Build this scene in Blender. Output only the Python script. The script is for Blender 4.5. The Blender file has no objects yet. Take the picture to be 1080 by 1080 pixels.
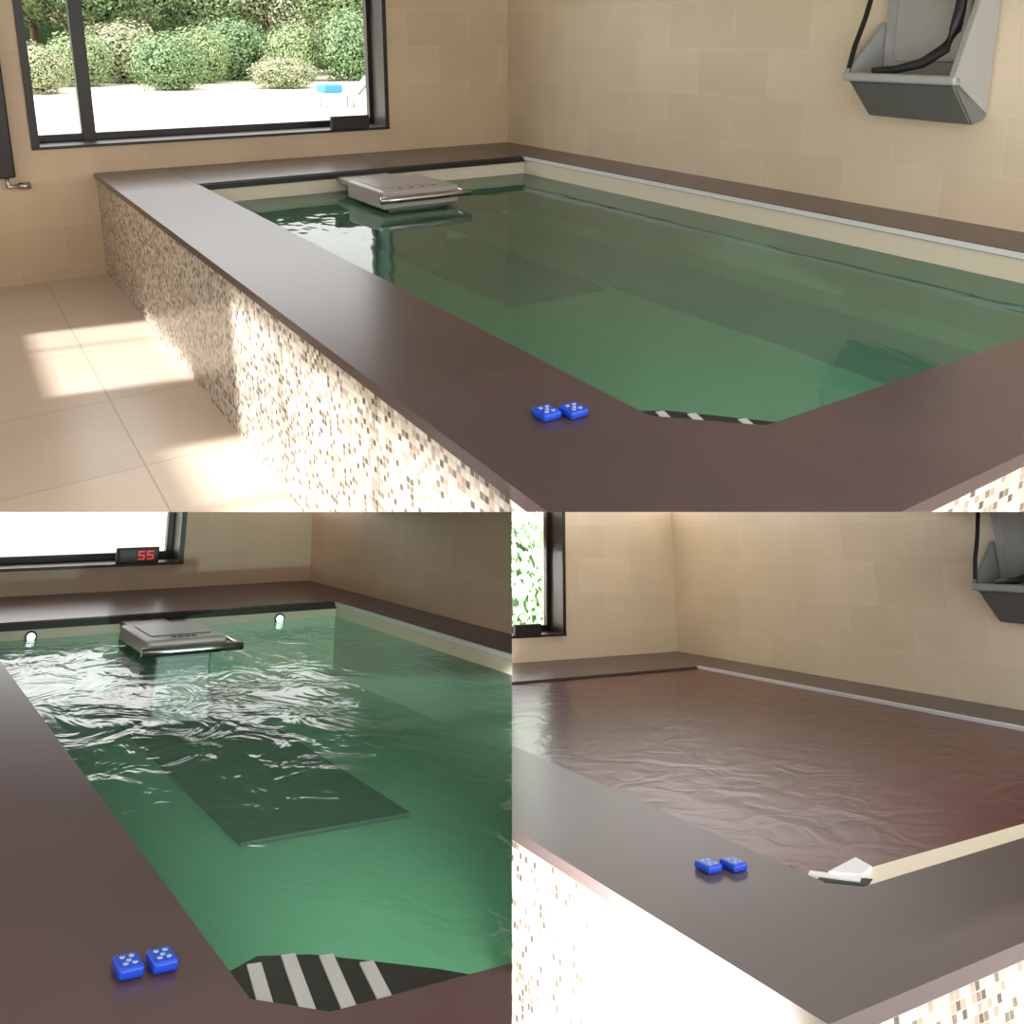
import bpy, bmesh, math, random
from mathutils import Vector, Matrix
random.seed(7)
sc=bpy.context.scene
sc.view_settings.view_transform='Standard'
sc.view_settings.look='None'
CX,CY,F=540.0,270.0,933.0
S_TOP,S_BOT=1.5,0.8
H=0.92
# ------------------------------------------------ camera
R_=Vector((.8355,-.5495,0)).normalized()
G_=Vector((.5495,.8355,0)).normalized()
p=math.atan2(230,933)
look=G_*math.cos(p)-Vector((0,0,1))*math.sin(p)
up=R_.cross(look)
CAM=Vector((0,0,1.652*S_TOP))
C2W=Matrix((R_,up,-look)).transposed()
cd=bpy.data.cameras.new('camera'); cam=bpy.data.objects.new('camera',cd)
sc.collection.objects.link(cam)
cam.matrix_world=Matrix.Translation(CAM)@C2W.to_4x4()
cd.sensor_width=36; cd.lens=F/1080*36; cd.shift_y=-.25; cd.clip_end=500; cd.clip_start=.02
sc.camera=cam

# ------------------------------------------------ rooms (local plan axes u,v and height z above the deck)
def dr(x,y): return Vector((x-CX,CY-y,-F))
class Room:
    def __init__(s,vx,vy,S,side):
        ex=dr(*vx).normalized(); ey=dr(*vy).normalized(); n=ex.cross(ey).normalized()
        s.A=C2W@Matrix((ex,ey,n)).transposed()*S
        s.Ai=s.A.inverted(); s.S=S
        k=Vector((0,F,-270)).normalized()   # division between upper and lower cells
        x=Vector((1,0,0))
        s.planes=[]
        if side=='T': s.planes=[C2W@k]
        if side=='L': s.planes=[-(C2W@k),-(C2W@x)]
        if side=='R': s.planes=[-(C2W@k),C2W@x]
    def P(s,u,v,z): return CAM+s.A@Vector((u,v,z-H))
    def inv(s,w):
        q=s.Ai@(w-CAM); return Vector((q.x,q.y,q.z+H))
T=Room((2001,40),(-92,40),S_TOP,'T')
L=Room((2470,494),(-159,482),S_BOT,'L')
R=Room((2030,593),(59,575),S_BOT,'R')

# ------------------------------------------------ materials
def s2l(c):
    return tuple(((x/255)/12.92 if x/255<=.04045 else ((x/255+.055)/1.055)**2.4) for x in c)+(1,)
def newmat(n):
    m=bpy.data.materials.new(n); m.use_nodes=True
    nt=m.node_tree; b=nt.nodes['Principled BSDF']
    return m,nt,b
def plain(n,c,rough=.5,metal=0,noise=0,nscale=20,bump=0,emit=0,spec=.5):
    m,nt,b=newmat(n)
    b.inputs['Base Color'].default_value=s2l(c)
    b.inputs['Roughness'].default_value=rough; b.inputs['Metallic'].default_value=metal
    b.inputs['Specular IOR Level'].default_value=spec
    if emit:
        b.inputs['Emission Color'].default_value=s2l(c); b.inputs['Emission Strength'].default_value=emit
    if noise or bump:
        uv=nt.nodes.new('ShaderNodeUVMap')
        t=nt.nodes.new('ShaderNodeTexNoise'); t.inputs['Scale'].default_value=nscale; t.inputs['Detail'].default_value=6
        nt.links.new(uv.outputs[0],t.inputs['Vector'])
        if noise:
            r=nt.nodes.new('ShaderNodeMixRGB'); c0=s2l(c)
            r.inputs[1].default_value=tuple(x*(1-noise) for x in c0[:3])+(1,)
            r.inputs[2].default_value=tuple(min(1,x*(1+noise)) for x in c0[:3])+(1,)
            nt.links.new(t.outputs['Fac'],r.inputs[0]); nt.links.new(r.outputs[0],b.inputs['Base Color'])
        if bump:
            bp=nt.nodes.new('ShaderNodeBump'); bp.inputs['Strength'].default_value=bump; bp.inputs['Distance'].default_value=.01
            nt.links.new(t.outputs['Fac'],bp.inputs['Height']); nt.links.new(bp.outputs[0],b.inputs['Normal'])
    return m
def tiles(n,c1,c2,g,w,h,off=.5,mortar=.003,rough=.45,shift=(0,0),mott=.10):
    m,nt,b=newmat(n)
    uv=nt.nodes.new('ShaderNodeUVMap'); mp=nt.nodes.new('ShaderNodeMapping')
    mp.inputs['Location'].default_value=(shift[0],shift[1],0)
    nt.links.new(uv.outputs[0],mp.inputs[0])
    t=nt.nodes.new('ShaderNodeTexBrick')
    t.inputs['Scale'].default_value=1; t.inputs['Brick Width'].default_value=w; t.inputs['Row Height'].default_value=h
    t.inputs['Mortar Size'].default_value=mortar; t.inputs['Mortar Smooth'].default_value=.3; t.offset=off; t.inputs['Bias'].default_value=0
    t.inputs['Color1'].default_value=s2l(c1); t.inputs['Color2'].default_value=s2l(c2); t.inputs['Mortar'].default_value=s2l(g)
    nt.links.new(mp.outputs[0],t.inputs['Vector'])
    no=nt.nodes.new('ShaderNodeTexNoise'); no.inputs['Scale'].default_value=3; no.inputs['Detail'].default_value=8
    nt.links.new(uv.outputs[0],no.inputs['Vector'])
    mr=nt.nodes.new('ShaderNodeMapRange'); mr.inputs[3].default_value=1-mott; mr.inputs[4].default_value=1+mott
    nt.links.new(no.outputs['Fac'],mr.inputs[0])
    mx=nt.nodes.new('ShaderNodeVectorMath'); mx.operation='SCALE'
    nt.links.new(t.outputs['Color'],mx.inputs[0]); nt.links.new(mr.outputs[0],mx.inputs['Scale'])
    nt.links.new(mx.outputs[0],b.inputs['Base Color'])
    b.inputs['Roughness'].default_value=rough
    bp=nt.nodes.new('ShaderNodeBump'); bp.inputs['Strength'].default_value=.2; bp.inputs['Distance'].default_value=.003; bp.invert=True
    nt.links.new(t.outputs['Fac'],bp.inputs['Height']); nt.links.new(bp.outputs[0],b.inputs['Normal'])
    return m
def mosaic(n,size=.021):
    m,nt,b=newmat(n); N=nt.nodes.new; K=nt.links.new
    uv=N('ShaderNodeUVMap'); sc_=N('ShaderNodeVectorMath'); sc_.operation='SCALE'; sc_.inputs['Scale'].default_value=1/size
    K(uv.outputs[0],sc_.inputs[0])
    fl=N('ShaderNodeVectorMath'); fl.operation='FLOOR'; K(sc_.outputs[0],fl.inputs[0])
    fr=N('ShaderNodeVectorMath'); fr.operation='FRACTION'; K(sc_.outputs[0],fr.inputs[0])
    wn=N('ShaderNodeTexWhiteNoise'); wn.noise_dimensions='2D'; K(fl.outputs[0],wn.inputs['Vector'])
    cr=N('ShaderNodeValToRGB'); cr.color_ramp.interpolation='CONSTANT'
    e=cr.color_ramp.elements; e[0].position=0; e[0].color=s2l((206,200,190)); e[1].position=.3; e[1].color=s2l((186,176,162))
    for ps,c in ((.52,(160,146,130)),(.72,(122,108,96)),(.82,(218,214,206)),(.92,(90,78,70))):
        q=e.new(ps); q.color=s2l(c)
    K(wn.outputs['Value'],cr.inputs[0])
    sx=N('ShaderNodeSeparateXYZ'); K(fr.outputs[0],sx.inputs[0])
    a=[]
    for k in (0,1):
        s1=N('ShaderNodeMath'); s1.operation='SUBTRACT'; K(sx.outputs[k],s1.inputs[0]); s1.inputs[1].default_value=.5
        s2=N('ShaderNodeMath'); s2.operation='ABSOLUTE'; K(s1.outputs[0],s2.inputs[0]); a.append(s2)
    mx=N('ShaderNodeMath'); mx.operation='MAXIMUM'; K(a[0].outputs[0],mx.inputs[0]); K(a[1].outputs[0],mx.inputs[1])
    gt=N('ShaderNodeMath'); gt.operation='GREATER_THAN'; K(mx.outputs[0],gt.inputs[0]); gt.inputs[1].default_value=.43
    mi=N('ShaderNodeMixRGB'); K(gt.outputs[0],mi.inputs[0]); K(cr.outputs[0],mi.inputs[1]); mi.inputs[2].default_value=s2l((182,176,166))
    K(mi.outputs[0],b.inputs['Base Color']); b.inputs['Roughness'].default_value=.25
    return m
def water(n,tint,murk,fac,bump,scale,stretch=(1,1),dist=.6,rough=.03):
    m=bpy.data.materials.new(n); m.use_nodes=True; nt=m.node_tree; nt.nodes.clear(); N=nt.nodes.new; K=nt.links.new
    uv=N('ShaderNodeUVMap'); mp=N('ShaderNodeMapping'); mp.inputs['Scale'].default_value=(stretch[0],stretch[1],1); K(uv.outputs[0],mp.inputs[0])
    t=N('ShaderNodeTexNoise'); t.inputs['Scale'].default_value=scale; t.inputs['Detail'].default_value=3; t.inputs['Distortion'].default_value=dist
    K(mp.outputs[0],t.inputs['Vector'])
    bp=N('ShaderNodeBump'); bp.inputs['Strength'].default_value=1; bp.inputs['Distance'].default_value=bump; K(t.outputs['Fac'],bp.inputs['Height'])
    tr=N('ShaderNodeBsdfTransparent'); tr.inputs[0].default_value=s2l(tint)
    df=N('ShaderNodeBsdfDiffuse'); df.inputs[0].default_value=s2l(murk)
    m1=N('ShaderNodeMixShader'); m1.inputs[0].default_value=fac; K(tr.outputs[0],m1.inputs[1]); K(df.outputs[0],m1.inputs[2])
    gl=N('ShaderNodeBsdfGlossy'); gl.inputs['Roughness'].default_value=rough; K(bp.outputs[0],gl.inputs['Normal'])
    fr=N('ShaderNodeFresnel'); fr.inputs['IOR'].default_value=1.33; K(bp.outputs[0],fr.inputs['Normal'])
    m2=N('ShaderNodeMixShader'); K(fr.outputs[0],m2.inputs[0]); K(m1.outputs[0],m2.inputs[1]); K(gl.outputs[0],m2.inputs[2])
    o=N('ShaderNodeOutputMaterial'); K(m2.outputs[0],o.inputs[0])
    return m

M={}
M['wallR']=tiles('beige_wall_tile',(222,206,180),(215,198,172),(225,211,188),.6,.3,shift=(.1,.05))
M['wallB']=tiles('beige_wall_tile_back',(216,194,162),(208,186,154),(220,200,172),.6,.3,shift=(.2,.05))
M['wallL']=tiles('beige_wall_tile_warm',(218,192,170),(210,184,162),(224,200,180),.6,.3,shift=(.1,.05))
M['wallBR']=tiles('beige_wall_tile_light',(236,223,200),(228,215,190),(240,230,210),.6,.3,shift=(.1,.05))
M['floor']=tiles('porcelain_floor_tile',(218,202,184),(214,198,180),(186,170,150),.62,.78,off=0,mortar=.004,rough=.3,shift=(.07,-.37))
M['mos']=mosaic('glass_mosaic')
M['deck']=plain('brown_stone_coping',(76,62,63),.27,noise=.18,nscale=2.5)
M['deckL']=plain('brown_stone_coping_warm',(82,61,64),.3,noise=.18,nscale=2.5)
M['deckR']=plain('brown_stone_coping_grey',(84,73,73),.35,noise=.15,nscale=2.5)
M['cream']=plain('cream_pool_liner',(226,218,198),.4,noise=.05)
M['sub']=plain('submerged_liner',(176,196,176),.5,noise=.08,nscale=3)
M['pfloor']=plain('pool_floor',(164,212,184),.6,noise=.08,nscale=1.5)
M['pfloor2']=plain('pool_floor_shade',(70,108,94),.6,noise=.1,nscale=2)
M['shadowpaint']=plain('painted_shadow',(8,16,15),.7,noise=.1)
M['white']=plain('white_trim',(225,228,232),.35)
M['stripe']=plain('step_stripe',(176,180,178),.45)
M['alu']=plain('grey_plastic',(168,162,158),.35,noise=.05)
M['chrome']=plain('stainless_steel',(190,190,192),.25,metal=1)
M['black']=plain('black_rubber',(26,28,27),.5)
M['frame']=plain('dark_bronze_frame',(34,26,25),.4)
M['blue']=plain('blue_plastic',(20,70,200),.3)
M['lblue']=plain('pale_key',(150,180,215),.4)
M['yellow']=plain('yellow_plastic',(225,190,30),.4)
M['red']=plain('led_red',(230,20,30),.4,emit=1.0)
M['lift']=plain('brushed_grey_panel',(170,172,170),.35,metal=.3,noise=.05)
M['liftd']=plain('grey_moulded_dark',(118,120,118),.45,metal=.3)
M['glow']=plain('underwater_lamp',(235,250,245),.4,emit=2.5)
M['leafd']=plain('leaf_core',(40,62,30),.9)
M['bark']=plain('bark',(80,62,45),.9)
M['lawn']=plain('sunlit_lawn',(190,190,166),.9,noise=.25,nscale=.35)
M['terrace']=plain('pale_terrace',(235,235,228),.9,noise=.05)
M['ceil']=plain('ceiling_paint',(205,200,192),.9,noise=.02)
M['part']=plain('added_partition_paint',(150,140,128),.9,noise=.02)
M['waterT']=water('pool_water',(196,232,212),(108,162,138),.36,.008,2.4,(1,.5))
M['waterL']=water('pool_water_rippled',(182,222,202),(94,146,122),.38,.010,4.6,(1,.7),dist=1.1,rough=.08)
def covermat():
    m,nt,b=newmat('maroon_cover_fabric'); N=nt.nodes.new; K=nt.links.new
    uv=N('ShaderNodeUVMap'); t=N('ShaderNodeTexNoise'); t.inputs['Scale'].default_value=4.0; t.inputs['Detail'].default_value=3; t.inputs['Distortion'].default_value=1.3
    K(uv.outputs[0],t.inputs['Vector'])
    bp=N('ShaderNodeBump'); bp.inputs['Distance'].default_value=.007; bp.inputs['Strength'].default_value=.8; K(t.outputs['Fac'],bp.inputs['Height']); K(bp.outputs[0],b.inputs['Normal'])
    r=N('ShaderNodeValToRGB'); r.color_ramp.elements[0].position=.35; r.color_ramp.elements[0].color=s2l((82,42,46)); r.color_ramp.elements[1].position=.7; r.color_ramp.elements[1].color=s2l((96,54,56))
    K(t.outputs['Fac'],r.inputs[0]); K(r.outputs[0],b.inputs['Base Color']); b.inputs['Roughness'].default_value=.26; b.inputs['Specular IOR Level'].default_value=.25
    return m
M['coverR']=covermat()

# ------------------------------------------------ mesh builder
class MB:
    def __init__(s): s.bm=bmesh.new(); s.mats=[]
    def mi(s,m):
        if m not in s.mats: s.mats.append(m)
        return s.mats.index(m)
    def _merge(s,b,m,smooth=False):
        k=s.mi(m)
        for f in b.faces: f.material_index=k; f.smooth=smooth
        me=bpy.data.meshes.new('tmp'); b.to_mesh(me); b.free(); s.bm.from_mesh(me); bpy.data.meshes.remove(me)
    def box(s,a,b_,m,bevel=0,seg=2):
        b=bmesh.new(); bmesh.ops.create_cube(b,size=1)
        for v in b.verts: v.co=Vector([min(a[i],b_[i]) if v.co[i]<0 else max(a[i],b_[i]) for i in range(3)])
        if bevel: bmesh.ops.bevel(b,geom=b.edges[:],offset=bevel,segments=seg,affect='EDGES',profile=.5)
        s._merge(b,m)
    def prism(s,pts,z0,z1,m,bevel=0):
        b=bmesh.new(); n=len(pts)
        lo=[b.verts.new((x,y,z0)) for x,y in pts]; hi=[b.verts.new((x,y,z1)) for x,y in pts]
        b.faces.new(lo[::-1]); b.faces.new(hi)
        for i in range(n): b.faces.new((lo[i],lo[(i+1)%n],hi[(i+1)%n],hi[i]))
        bmesh.ops.recalc_face_normals(b,faces=b.faces)
        if bevel: bmesh.ops.bevel(b,geom=b.edges[:],offset=bevel,segments=2,affect='EDGES')
        s._merge(b,m)
    def hull(s,pts,m,bevel=0):
        b=bmesh.new()
        for q in pts: b.verts.new(q)
        r=bmesh.ops.convex_hull(b,input=b.verts[:])
        bmesh.ops.dissolve_limit(b,angle_limit=.02,verts=b.verts[:],edges=b.edges[:])
        if bevel: bmesh.ops.bevel(b,geom=b.edges[:],offset=bevel,segments=2,affect='EDGES')
        s._merge(b,m)
    def quad(s,pts,m):
        b=bmesh.new(); b.faces.new([b.verts.new(q) for q in pts]); s._merge(b,m)
    def tube(s,pts,r,m,seg=12,closed_ends=True):
        b=bmesh.new(); rings=[]; pts=[Vector(q) for q in pts]
        for i,q in enumerate(pts):
            t=(pts[min(i+1,len(pts)-1)]-pts[max(i-1,0)]).normalized()
            a=Vector((0,0,1)) if abs(t.z)<.9 else Vector((1,0,0))
            x=t.cross(a).normalized(); y=t.cross(x)
            rr=r[i] if isinstance(r,(list,tuple)) else r
            rings.append([b.verts.new(q+(x*math.cos(k*2*math.pi/seg)+y*math.sin(k*2*math.pi/seg))*rr) for k in range(seg)])
        for i in range(len(rings)-1):
            for k in range(seg):
                b.faces.new((rings[i][k],rings[i][(k+1)%seg],rings[i+1][(k+1)%seg],rings[i+1][k]))
        b.faces.new(rings[0][::-1]); b.faces.new(rings[-1])
        bmesh.ops.recalc_face_normals(b,faces=b.faces)
        s._merge(b,m,True)
    def ribbon(s,pts,wdir,w,m,th=.004):
        wd=Vector(wdir)*w/2
        for i in range(len(pts)-1):
            a,b_=Vector(pts[i]),Vector(pts[i+1]); n=(b_-a).cross(wd).normalized()*th
            s.hull([a+wd,a-wd,b_+wd,b_-wd,a+wd+n,a-wd+n,b_+wd+n,b_-wd+n],m)
    def done(s,name,room,parent=None,clip=True):
        b=s.bm
        for v in b.verts: v.co=room.P(*v.co)
        if clip:
            for n in room.planes:
                bmesh.ops.bisect_plane(b,geom=b.verts[:]+b.edges[:]+b.faces[:],plane_co=CAM,plane_no=n,clear_inner=True)
        if not b.faces:
            b.free(); return None
        uvl=b.loops.layers.uv.verify()
        b.normal_update()
        for f in b.faces:
            q=[room.inv(l.vert.co) for l in f.loops]
            nn=Vector((0,0,0))
            for i in range(len(q)):
                a,c=q[i],q[(i+1)%len(q)]
                nn+=Vector(((a.y-c.y)*(a.z+c.z),(a.z-c.z)*(a.x+c.x),(a.x-c.x)*(a.y+c.y)))
            k=max(range(3),key=lambda i:abs(nn[i]))
            for l,w in zip(f.loops,q):
                l[uvl].uv=(w.y,w.z) if k==0 else ((w.x,w.z) if k==1 else (w.x,w.y))
        me=bpy.data.meshes.new(name); b.to_mesh(me); b.free()
        for m in s.mats: me.materials.append(m)
        o=bpy.data.objects.new(name,me); sc.collection.objects.link(o)
        if parent: o.parent=parent
        return o
def empty(name):
    o=bpy.data.objects.new(name,None); o.empty_display_size=.1; sc.collection.objects.link(o); return o

# ------------------------------------------------ pool
def pool(room,c):
    u0,u1,v0,v1=c['out']; a0,a1,b0,b1=c['inn']; ch=c['ch']; zf=c['floor']; zw=c['wl']; D=c['deckm']
    E=empty('swimming_pool')
    m=MB(); t=.035
    m.prism([(u0,v0),(a0,v0),(a0,v1),(u0,v1)],-t,0,D)
    m.prism([(a0,v0),(u1,v0),(u1,b0),(a0,b0)],-t,0,D)
    m.prism([(a1,b0),(u1,b0),(u1,v1),(a1,v1)],-t,0,D)
    m.prism([(a0,b1),(a1,b1),(a1,v1),(a0,v1)],-t,0,D,.003)
    m.prism([(a0,b0),(a0+ch,b0),(a0,b0+ch)],-t,0,D)
    m.done('stone_coping',room,E)
    m=MB(); o=.012
    zb=c['base']
    m.box((u0+o,v0+o,zb),(u0+o+.05,v1,-t),M['mos']); m.box((u0+o+.05,v0+o,zb),(u1,v0+o+.05,-t),M['mos'])
    m.done('mosaic_cladding',room,E)
    m=MB(); w=.04; lip=.01
    z1=-t
    for (p0,p1) in (((a0-w,b0-w),(a0+lip*0,b1+w)),((a1,b0-w),(a1+w,b1+w)),((a0,b0-w),(a1,b0)),((a0,b1),(a1,b1+w))):
        m.box((p0[0],p0[1],zw),(p1[0],p1[1],z1),M['cream'])
        m.box((p0[0],p0[1],zf),(p1[0],p1[1],zw),M['sub'])
    m.box((a0-w,b0-w,zf-.05),(a1+w,b1+w,zf),M['pfloor'])
    m.box((a1-.012,b0,-.03),(a1,b1,-.004),M['white'])  # pale strip paints the lit edge of the coping
    m.box((a0,b1-.02,-.045),(a1,b1,-.01),M['black'])  # black strip paints the shade under the far coping overhang
    m.done('basin',room,E)
    return E
ET=pool(T,dict(out=(.935,4.40,.905,6.76),inn=(1.42,3.98,1.33,5.88),ch=.2,floor=-.42,wl=-.14,deckm=M['deck'],base=-.732))
EL=pool(L,dict(out=(-.2,3.07,1.2,7.33),inn=(.705,2.79,1.74,6.22),ch=.1,floor=-.45,wl=-.10,deckm=M['deckL'],base=-.732))
ER=pool(R,dict(out=(1.58,5.58,1.5,6.92),inn=(2.19,5.05,1.96,5.97),ch=.08,floor=-.42,wl=-.10,deckm=M['deckR'],base=-.732))

def waterplane(room,E,a0,a1,b0,b1,z,m,name='water_surface'):
    q=MB(); q.quad([(a0,b0,z),(a1,b0,z),(a1,b1,z),(a0,b1,z)],m); return q.done(name,room,E)
waterplane(T,ET,1.42,3.98,1.33,5.88,-.14,M['waterT'])
waterplane(L,EL,.705,2.79,1.74,6.22,-.10,M['waterL'])
q=MB()
q.prism([(3.05,1.33),(3.7,1.33),(3.7,5.88),(3.05,5.88)],-.42,-.412,M['pfloor2']); q.done('painted_shade_strip',T,ET)  # flat darker strip, shade and reflection painted into the floor colour
q=MB(); q.box((2.35,3.6,-.412),(3.0,5.1,-.40),M['shadowpaint'],.003); q.done('floor_shadow_panel',T,ET)  # dark panel stands in for the shadow below the jet unit
q=MB(); q.box((1.35,3.7,-.445),(2.0,6.1,-.43),M['shadowpaint'],.003); q.done('floor_shadow_panel',L,EL)  # same painted shadow under the left room's jet unit

# striped corner step at the coping
def step(room,E,poly,stripes,z,W,ang):
    q=MB()
    q.prism(poly,z-.03,z,M['black'])
    c,s_=math.cos(ang),math.sin(ang)
    for cx,cy,L_ in stripes:
        pts=[(cx+c*L_*a-s_*W*b,cy+s_*L_*a+c*W*b) for a,b in ((-1,-1),(1,-1),(1,1),(-1,1))]
        q.prism(pts,z,z+.004,M['stripe'])
    q.done('corner_step',room,E)
step(T,ET,[(1.42,1.53),(1.62,1.33),(1.72,1.335),(1.60,1.47),(1.51,1.57),(1.425,1.62)],[(1.475,1.53,.04),(1.535,1.475,.04),(1.62,1.385,.035)],-.022,.012,math.radians(70))
step(L,EL,[(.712,2.0),(.79,2.04),(.88,2.0),(.96,1.93),(1.06,1.84),(1.14,1.75),(.80,1.745),(.712,1.83)],[(.752,1.91,.10),(.815,1.895,.12),(.878,1.87,.11),(.94,1.85,.07)],-.03,.013,math.radians(78))
for uu in (1.0,2.42):
    q=MB(); q.tube([(uu,6.2,-.085),(uu,6.22,-.085)],.022,M['glow'],16); q.tube([(uu,6.205,-.085),(uu,6.22,-.085)],.032,M['chrome'],16); q.done('pool_lamp',L,EL)

# ------------------------------------------------ swim jet unit
def jet(room,u0,u1,v0,v1,z=.03,wall=6,th=.08):
    E=empty('swim_jet_unit')
    q=MB()
    q.box((u0,v0+.03,z-th),(u1,v1,z),M['alu'],.015,3)
    q.box((u0+.05,v0+.15,z),(u1-.05,v1-.08,z+.005),M['alu'],.002)
    for i in range(4):
        x=u0+.15+(u1-u0-.3)*i/3
        q.tube([(x,v0+.10,z),(x,v0+.10,z+.004)],.014,M['liftd'],12)
    q.box((u0+.08,v1-.02,z-.07),(u1-.08,wall,z-.03),M['alu'],.004)
    q.done('cover',room,E)
    q=MB()
    q.tube([(u0-.03,v0,z-.05),(u0+.1,v0-.005,z-.05),(u1-.1,v0-.005,z-.05),(u1+.07,v0,z-.05)],.022,M['chrome'],14)
    q.done('front_bar',room,E)
    q=MB()
    q.box((u0+.06,v0+.08,-.42),(u1-.06,v1-.06,z-th),M['liftd'],.01)
    q.done('housing',room,E)
    q=MB()
    q.tube([(u1+.05,v0+.03,z-.06),(u1+.09,v0+.12,z-.06),(u1+.09,v1-.2,z-.06),(u1-.02,v1-.1,z-.06)],.010,M['chrome'],10)
    q.done('side_handle',room,E)
jet(T,2.30,2.84,4.92,5.50,-.005,5.88,.115)
jet(L,1.39,1.79,5.26,5.86,.0,6.22)

# ------------------------------------------------ remotes
def remote(room,u,v,w=.06,l=.075):
    E=empty('remote_control')
    q=MB(); q.box((u-w/2,v-l/2,.001),(u+w/2,v+l/2,.022),M['blue'],.007,3)
    q.done('body',room,E)
    q=MB()
    for a,b in ((-.5,.25),(.5,.25),(0,-.05),(-.5,-.3),(.5,-.3)):
        q.tube([(u+a*w*.35,v+b*l*.8,.022),(u+a*w*.35,v+b*l*.8,.0235)],w*.11,M['lblue'],10)
    q.done('buttons',room,E)
for a in ((1.198,1.665),(1.263,1.64)): remote(T,*a,w=.056,l=.06)
for a in ((.548,2.02),(.605,2.015)): remote(L,*a,w=.045,l=.06)
for a in ((1.94,2.30),(2.02,2.27)): remote(R,*a,w=.06,l=.075)

# ------------------------------------------------ walls with window
def backwall(room,v,uL,uR,z0,z1,win,mat,name='wall_back'):
    wu0,wu1,wz0,wz1=win; d=.42
    q=MB()
    q.box((uL,v,z0),(wu0,v+d,z1),mat); q.box((wu1,v,z0),(uR,v+d,z1),mat)
    q.box((wu0,v,z0),(wu1,v+d,wz0),mat); q.box((wu0,v,wz1),(wu1,v+d,z1),mat)
    q.done(name,room)
def window(room,v,win,mull,dep=.36):
    u0,u1,z0,z1=win; E=empty('window_1')
    q=MB(); f=.05; vv=v+dep-.1
    fm=M['frame']
    q.box((u1-.012,v-.015,z0),(u1,v+dep,z1),fm); q.box((u0,v-.015,z0),(u0+.012,v+dep,z1),fm)
    q.box((u0,v-.03,z0),(u1,v+dep,z0+.02),fm,.003); q.box((u0,v-.01,z1-.012),(u1,v+dep,z1),fm)
    q.box((u0,v-.02,z0-.0),(u0+.05,v,z1),fm); q.box((u1-.035,v-.02,z0),(u1,v,z1),fm)
    q.done('reveal_lining',room,E)
    q=MB()
    q.box((u0,vv,z0+.02),(u1,vv+.06,z0+.02+f),fm,.004); q.box((u0,vv,z1-f),(u1,vv+.06,z1),fm,.004)
    q.box((u0,vv,z0),(u0+f,vv+.06,z1),fm,.004); q.box((u1-f,vv,z0),(u1,vv+.06,z1),fm,.004)
    for x in mull: q.box((x-.045,vv-.01,z0),(x+.045,vv+.07,z1),fm,.004)
    q.done('frame',room,E)
WT=(.57,3.215,.185,1.75)
backwall(T,6.76,-1.6,4.8,-.732,2.0,WT,M['wallB'])
window(T,6.76,WT,[.97])
q=MB(); q.box((4.40,-1.0,-.732),(4.8,6.76,2.0),M['wallR']); q.done('wall_right',T)
q=MB(); q.box((-1.6,-1.0,-.80),(4.8,6.76,-.732),M['floor']); q.done('floor',T)
q=MB(); q.box((-1.6,0.2,2.0),(4.8,7.18,2.1),M['ceil']); q.done('ceiling',T)
# left wall with openings that let the sun in
def grid_wall(q,x0,x1,v0,v1,z0,z1,holes,mat):
    vs=sorted({v0,v1}|{h[0] for h in holes}|{h[1] for h in holes}); zs=sorted({z0,z1}|{h[2] for h in holes}|{h[3] for h in holes})
    for i in range(len(vs)-1):
        for j in range(len(zs)-1):
            cv,cz=(vs[i]+vs[i+1])/2,(zs[j]+zs[j+1])/2
            if any(h[0]<cv<h[1] and h[2]<cz<h[3] for h in holes): continue
            q.box((x0,vs[i],zs[j]),(x1,vs[i+1],zs[j+1]),mat)
holes=[(.3,3.9,.35,1.22),(4.7,5.8,.12,.66),(4.75,5.5,-.02,.03),(4.85,5.45,.06,.10)]
q=MB(); grid_wall(q,-1.0,-.9,-.6,6.76,-.9,2.0,holes,M['wallB']); q.done('wall_left',T,clip=False)
q=MB()
for i in range(4): q.box((-.97,.9+i*.8,.35),(-.93,.93+i*.8,1.22),M['frame'])
q.box((-.97,5.45,.12),(-.93,5.465,.66),M['frame'])
q.done('window_2',T,clip=False)

WL=(-1.2,2.12,.165,1.6)
backwall(L,7.33,-2.5,3.4,-.732,2.0,WL,M['wallL']); window(L,7.33,WL,[.2])
q=MB(); q.box((3.07,0.5,-.732),(3.4,7.33,2.0),M['wallL']); q.done('wall_right',L)
q=MB(); q.box((-2.1,0.8,-.732),(-2.0,7.33,1.4),M['wallL']); q.done('wall_left',L,clip=False)  # out of view, added to keep light from the left off the deck
WR=(2.0,4.23,.195,1.8)
backwall(R,6.92,1.0,6.0,-.732,2.2,WR,M['wallBR']); window(R,6.92,WR,[])
q=MB(); q.box((5.58,0.5,-.732),(6.0,6.92,2.2),M['wallBR']); q.done('wall_right',R)
q=MB(); q.box((-1,0.3,-.78),(6,6.92,-.732),M['floor']); q.done('floor',R)
q=MB(); q.box((-2.5,0.3,-.78),(3.4,7.33,-.732),M['floor']); q.done('floor',L)
# added unseen sheets: partition stops spot spill, sloping one keeps sun out
def campt(x,y,D): return CAM+C2W@(dr(x,y)*(D/F))
def sheet(name,pts,mat):
    bm=bmesh.new(); bm.faces.new([bm.verts.new(q) for q in pts])
    me=bpy.data.meshes.new(name); bm.to_mesh(me); bm.free(); me.materials.append(mat)
    sc.collection.objects.link(bpy.data.objects.new(name,me))
sheet('light_partition',[campt(540,y,D) for y,D in ((540,1.3),(1080,1.3),(1080,3.2),(540,7.5))],M['part'])
sheet('ceiling',[campt(x,540,D) for x,D in ((-900,2.6),(540,2.6),(540,4.9),(-900,4.9))],M['ceil'])  # added unseen sloping sheet, blocks the sun

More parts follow.
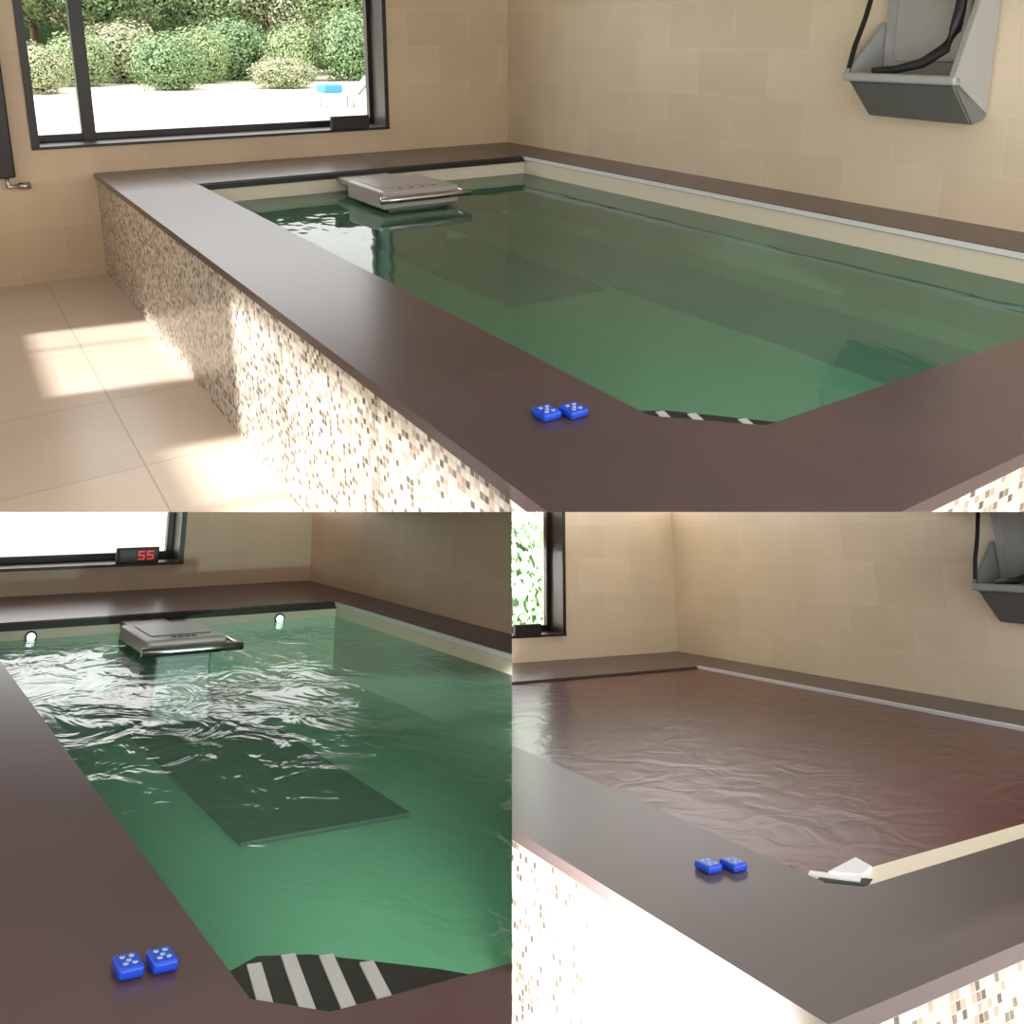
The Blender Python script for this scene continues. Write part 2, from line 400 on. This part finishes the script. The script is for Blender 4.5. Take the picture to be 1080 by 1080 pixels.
# pool cover in the lower-right view
q=MB()
a0,a1,b0,b1=2.19,5.03,1.96,5.97
q.prism([(a0,b0+.1),(a0+.12,b0+.1),(a1,b0+.1),(a1,b1),(a0,b1)],-.03,-.015,M['coverR']); q.done('pool_cover',R,ER)
q=MB()
q.prism([(2.29,1.965),(a1,1.965),(a1,2.06),(2.42,2.07)],-.03,-.008,M['cream']); 
q.prism([(2.24,2.10),(2.36,2.0),(2.30,1.97),(2.19,2.08)],-.02,-.006,M['black'])
q.prism([(2.20,2.12),(2.23,2.14),(2.33,2.02),(2.30,2.00)],-.02,-.002,M['white'])
q.prism([(2.26,2.09),(2.44,2.13),(2.42,2.05),(2.34,2.02)],-.02,.004,M['white'])
q.done('cover_edge_bar',R,ER)
q=MB(); q.box((5.02,1.97,-.03),(5.05,5.97,.006),M['white'],.004); q.done('cover_guide_rail',R,ER)

# ------------------------------------------------ LED clock on sill
def clock(room,u0,u1,v,z0,h,lit=True):
    E=empty('digital_clock')
    q=MB(); q.box((u0,v,z0),(u1,v+.05,z0+h),M['black'],.006)
    q.box((u0+.02,v-.002,z0+.015),(u1-.02,v,z0+h-.015),M['frame']); q.done('case',room,E)
    if lit:
        q=MB(); w=(u1-u0)*.15; y=v-.004
        for k in (0,1):
            x=u0+(u1-u0)*(.50+k*.21); a=z0+h*.25; b=z0+h*.78; mid=(a+b)/2; t=h*.07
            for (p0,p1) in (((x,b-t),(x+w,b)),((x,mid-t/2),(x+w,mid+t/2)),((x,a),(x+w,a+t)),((x,mid),(x+t,b)),((x+w-t,a),(x+w,mid))):
                q.box((p0[0],y,p0[1]),(p1[0],v,p1[1]),M['red'])
        q.done('digits',room,E)
clock(T,2.68,3.0,6.66,.206,.11,False)
clock(L,1.65,1.93,7.24,.187,.11)
clock(R,3.66,3.94,6.86,.216,.09,False)

# ------------------------------------------------ wall-mounted fold-down seat / changing station
def seat(room,du,dv):
    E=empty('wall_mounted_changing_seat')
    def Q(u,v,z): return (u+du,v+dv,z)
    va,vb=2.40,3.02
    q=MB()
    q.hull([Q(4.39,va,.53),Q(4.39,vb,.53),Q(4.30,va+.02,.50),Q(4.30,vb-.02,.51),Q(4.10,va+.02,.70),Q(4.10,vb-.02,.70),Q(4.39,va,.70),Q(4.39,vb,.70)],M['liftd'],.008)
    q.done('tray',room,E)
    q=MB()
    q.box(Q(4.07,va,.70),Q(4.13,vb,.745),M['lift'],.01)
    q.hull([Q(4.39,va,.55),Q(4.12,va,.70),Q(4.07,va,.74),Q(4.30,va,1.3),Q(4.39,va,1.3),Q(4.39,va+.03,.55),Q(4.12,va+.03,.70),Q(4.07,va+.03,.74),Q(4.30,va+.03,1.3),Q(4.39,va+.03,1.3)],M['lift'],.003)
    q.hull([Q(4.39,vb,.55),Q(4.12,vb,.70),Q(4.07,vb,.74),Q(4.36,vb,1.0),Q(4.39,vb,1.0),Q(4.39,vb-.03,.55),Q(4.12,vb-.03,.70),Q(4.07,vb-.03,.74),Q(4.36,vb-.03,1.0),Q(4.39,vb-.03,1.0)],M['lift'],.003)
    q.done('shell',room,E)
    q=MB()
    q.box(Q(4.36,va+.03,.7),Q(4.395,vb-.03,1.4),M['lift'],.01)
    q.box(Q(4.35,va+.12,.8),Q(4.365,vb-.10,1.35),M['lift'],.005)
    q.done('back_panel',room,E)
    q=MB()
    q.ribbon([Q(4.09,3.0,.74),Q(4.16,3.02,.88),Q(4.24,3.03,1.02),Q(4.32,3.02,1.3)],(0,1,0),.03,M['black'])
    q.tube([Q(4.10,2.86,.755),Q(4.12,2.74,.765),Q(4.15,2.62,.80),Q(4.18,2.53,.87),Q(4.2,2.50,.96),Q(4.22,2.5,1.05),Q(4.28,2.52,1.3)],[.018,.022,.026,.028,.028,.026,.02],M['black'],10)
    q.done('straps',room,E)
    q=MB(); q.box(Q(4.2,2.42,1.12),Q(4.26,2.50,1.18),M['yellow'],.005); q.done('buckles',room,E)
seat(T,0,0)
seat(R,1.18,.36)

# radiator at far left
E=empty('towel_radiator')
q=MB(); q.box((.10,6.66,.02),(.45,6.70,1.3),M['frame'],.01); q.box((.12,6.70,.1),(.16,6.755,.14),M['chrome']); q.box((.38,6.70,.9),(.42,6.755,.94),M['chrome']); q.done('panel',T,E)
q=MB(); q.tube([(.40,6.68,.03),(.40,6.68,-.04),(.52,6.68,-.04)],.014,M['chrome']); q.tube([(.46,6.68,-.04),(.53,6.68,-.04)],.025,M['chrome']); q.tube([(.40,6.68,-.04),(.40,6.755,-.04)],.012,M['chrome']); q.done('valve',T,E)

# ------------------------------------------------ garden
q=MB(); q.quad([(-30,7.3,-.75),(60,7.3,-.75),(60,70,-.75),(-30,70,-.75)],M['lawn']); q.done('garden_lawn',T)
q=MB(); q.quad([(-10,7.9,-.75),(15,7.9,-.75),(15,40,-.75),(-10,40,-.75)],M['terrace']); q.done('garden_terrace',L)
def clump(n,seed,leaf=.09):
    rnd=random.Random(seed); b=bmesh.new()
    for i in range(n):
        d=Vector((rnd.gauss(0,1),rnd.gauss(0,1),rnd.gauss(0,1))).normalized()
        r=.78+.32*rnd.random()**1.5+.12*math.sin(d.x*9+seed)*math.cos(d.z*7+d.y*5)
        c=d*r
        t=Vector((rnd.gauss(0,1),rnd.gauss(0,1),rnd.gauss(0,1))).normalized(); x=(d+t*.8).cross(t).normalized(); y=x.cross((d+t*.6).normalized()).normalized()
        l=leaf*(.6+.8*rnd.random())
        vs=[b.verts.new(c+x*l*a+y*l*k*.5) for a,k in ((-1,0),(0,-1),(1,0),(0,1))]
        b.faces.new(vs)
    k=len(b.faces)
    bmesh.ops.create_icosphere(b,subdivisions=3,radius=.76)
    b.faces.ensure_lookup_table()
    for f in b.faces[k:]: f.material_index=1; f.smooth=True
    return b
def lmat(n,c):
    m=plain(n,c,.6); nt=m.node_tree; b=nt.nodes['Principled BSDF']
    g=nt.nodes.new('ShaderNodeNewGeometry'); r=nt.nodes.new('ShaderNodeValToRGB')
    c0=s2l(c); r.color_ramp.elements[0].color=tuple(x*.5 for x in c0[:3])+(1,); r.color_ramp.elements[1].color=tuple(min(1,x*1.6) for x in c0[:3])+(1,)
    nt.links.new(g.outputs['Random Per Island'],r.inputs[0]); nt.links.new(r.outputs[0],b.inputs['Base Color'])
    return m
leafm=[lmat('leaf_green',(132,150,104)),lmat('leaf_olive',(152,156,122)),lmat('leaf_deep',(108,132,90))]
cl=[]
for i in range(3):
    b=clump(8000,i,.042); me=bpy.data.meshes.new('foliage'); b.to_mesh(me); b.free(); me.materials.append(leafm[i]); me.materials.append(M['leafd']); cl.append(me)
def shrub(name,k,u,v,rx,rz,zbase=-.75):
    o=bpy.data.objects.new(name,cl[k]); sc.collection.objects.link(o)
    o.location=T.P(u,v,zbase+rz*.85); s=S_TOP; o.scale=(rx*s,rx*s,rz*s); o.rotation_euler=(0,0,random.random()*6)
    return o
shrub('garden_shrub',2,6.9,31,1.15,1.0); shrub('garden_shrub',1,10.4,30,1.1,.55)
shrub('garden_shrub',1,3.0,31,.9,.8); shrub('garden_shrub',0,8.9,35,1.1,1.1); shrub('garden_shrub',0,12.6,35,1.2,1.2); shrub('garden_shrub',2,14.6,34,1.3,1.5)
shrub('garden_shrub',0,4.8,35,1.1,1.0); shrub('garden_shrub',1,1.0,36,1.3,1.2)
shrub('garden_shrub',1,6.6,37,1.6,1.2); shrub('garden_shrub',2,10.8,37,1.5,1.3)
def tree(u,v,r,z,k):
    E=empty('garden_tree')
    for j in range(3):
        o=shrub('crown',(k+j)%3,u+random.uniform(-.6,.6)*r,v+random.uniform(-.4,.4)*r,r*.85,r*.75,z+random.uniform(-.6,1.4)); o.parent=E
    q=MB(); q.tube([(u,v,-.75),(u+.1,v,1.2),(u,v,z+1)],[.2,.16,.1],M['bark']); o=q.done('trunk',T,E)
random.seed(3)
for i,(u,v) in enumerate(((1,41),(4.2,43),(7.2,41),(10.5,43),(13.5,41),(16.5,40),(19.5,39),(23,39))):
    tree(u,v,2.3,[.2,1.2,.6,1.4,.8,.4,.8,.4][i],i)
q=MB()
q.box((-20,48,-.75),(50,49,9),M['leafd']); q.done('garden_hedge',T)
E=empty('sun_lounger')
q=MB(); q.box((8.1,20.6,-.45),(9.0,21.1,-.38),M['white'],.02); q.hull([(9.0,20.6,-.42),(9.0,21.1,-.42),(9.4,20.6,.0),(9.4,21.1,.0),(9.05,20.6,-.46),(9.45,20.6,-.04),(9.05,21.1,-.46),(9.45,21.1,-.04)],M['liftd'])
for a in (8.2,8.9):
    for b in (20.65,21.05): q.tube([(a,b,-.75),(a,b,-.42)],.03,M['alu'])
q.done('frame',T,E); q=MB(); q.box((8.1,20.55,-.38),(8.6,21.1,-.18),plain('blue_towel',(60,130,200),.8),.06); q.done('towel',T,E)

# foliage outside lower-right window
b=clump(9000,9,.035)
q=MB(); q.mats=[lmat('leaf_bright',(120,165,105)),M['leafd']]
me=bpy.data.meshes.new('t'); b.to_mesh(me); b.free(); q.bm.from_mesh(me)
for v in q.bm.verts: v.co=Vector((5.5+v.co.x*1.9,12.0+v.co.y*1.0,-.1+v.co.z*2.2))
q.done('garden_shrub',R)
q=MB(); q.quad([(0,7.5,-.75),(14,7.5,-.75),(14,30,-.75),(0,30,-.75)],M['terrace']); q.done('garden_terrace',R)

# ------------------------------------------------ light
w=bpy.data.worlds.new('world'); sc.world=w; w.use_nodes=True
bg=w.node_tree.nodes['Background']; bg.inputs[0].default_value=(1,.985,.97,1); bg.inputs[1].default_value=3.4
sd=bpy.data.lights.new('sun','SUN'); so=bpy.data.objects.new('sun',sd); sc.collection.objects.link(so)
sd.energy=9; sd.angle=math.radians(3); sd.color=(1,.97,.93)
so.rotation_euler=Vector((.8,-.15,-.55)).to_track_quat('-Z','Y').to_euler()
def aim(o,t): o.rotation_euler=(t-o.location).to_track_quat('-Z','Y').to_euler()
def area(name,loc,tgt,size,e,spread=180):
    d=bpy.data.lights.new(name,'AREA'); d.size=size; d.energy=e; d.spread=math.radians(spread)
    o=bpy.data.objects.new(name,d); sc.collection.objects.link(o); o.location=loc; aim(o,tgt); return o
def spot(name,loc,tgt,e,ang,blend=.6,rad=.05):
    d=bpy.data.lights.new(name,'SPOT'); d.energy=e; d.spot_size=math.radians(ang); d.spot_blend=blend; d.shadow_soft_size=rad
    o=bpy.data.objects.new(name,d); sc.collection.objects.link(o); o.location=loc; aim(o,tgt); return o
spot('mosaic_fill_spot',R.P(1.0,1.6,-.25),R.P(1.6,2.4,-.36),500,120)  # added lamp out of view, stands in for sun on the mosaic
l0=campt(60,515,8.6); q0=L.inv(l0)
area('terrace_fill',l0,L.P(q0.x,q0.y+1.0,-.75),1.2,1100,110)  # added hidden lamp, brightens the ground beyond the left window
l1=campt(575,515,9.4); q1=R.inv(l1)
area('terrace_fill',l1,R.P(q1.x,q1.y+2.0,-.75),.8,260,120)  # added hidden lamp for foliage and ground beyond the right window
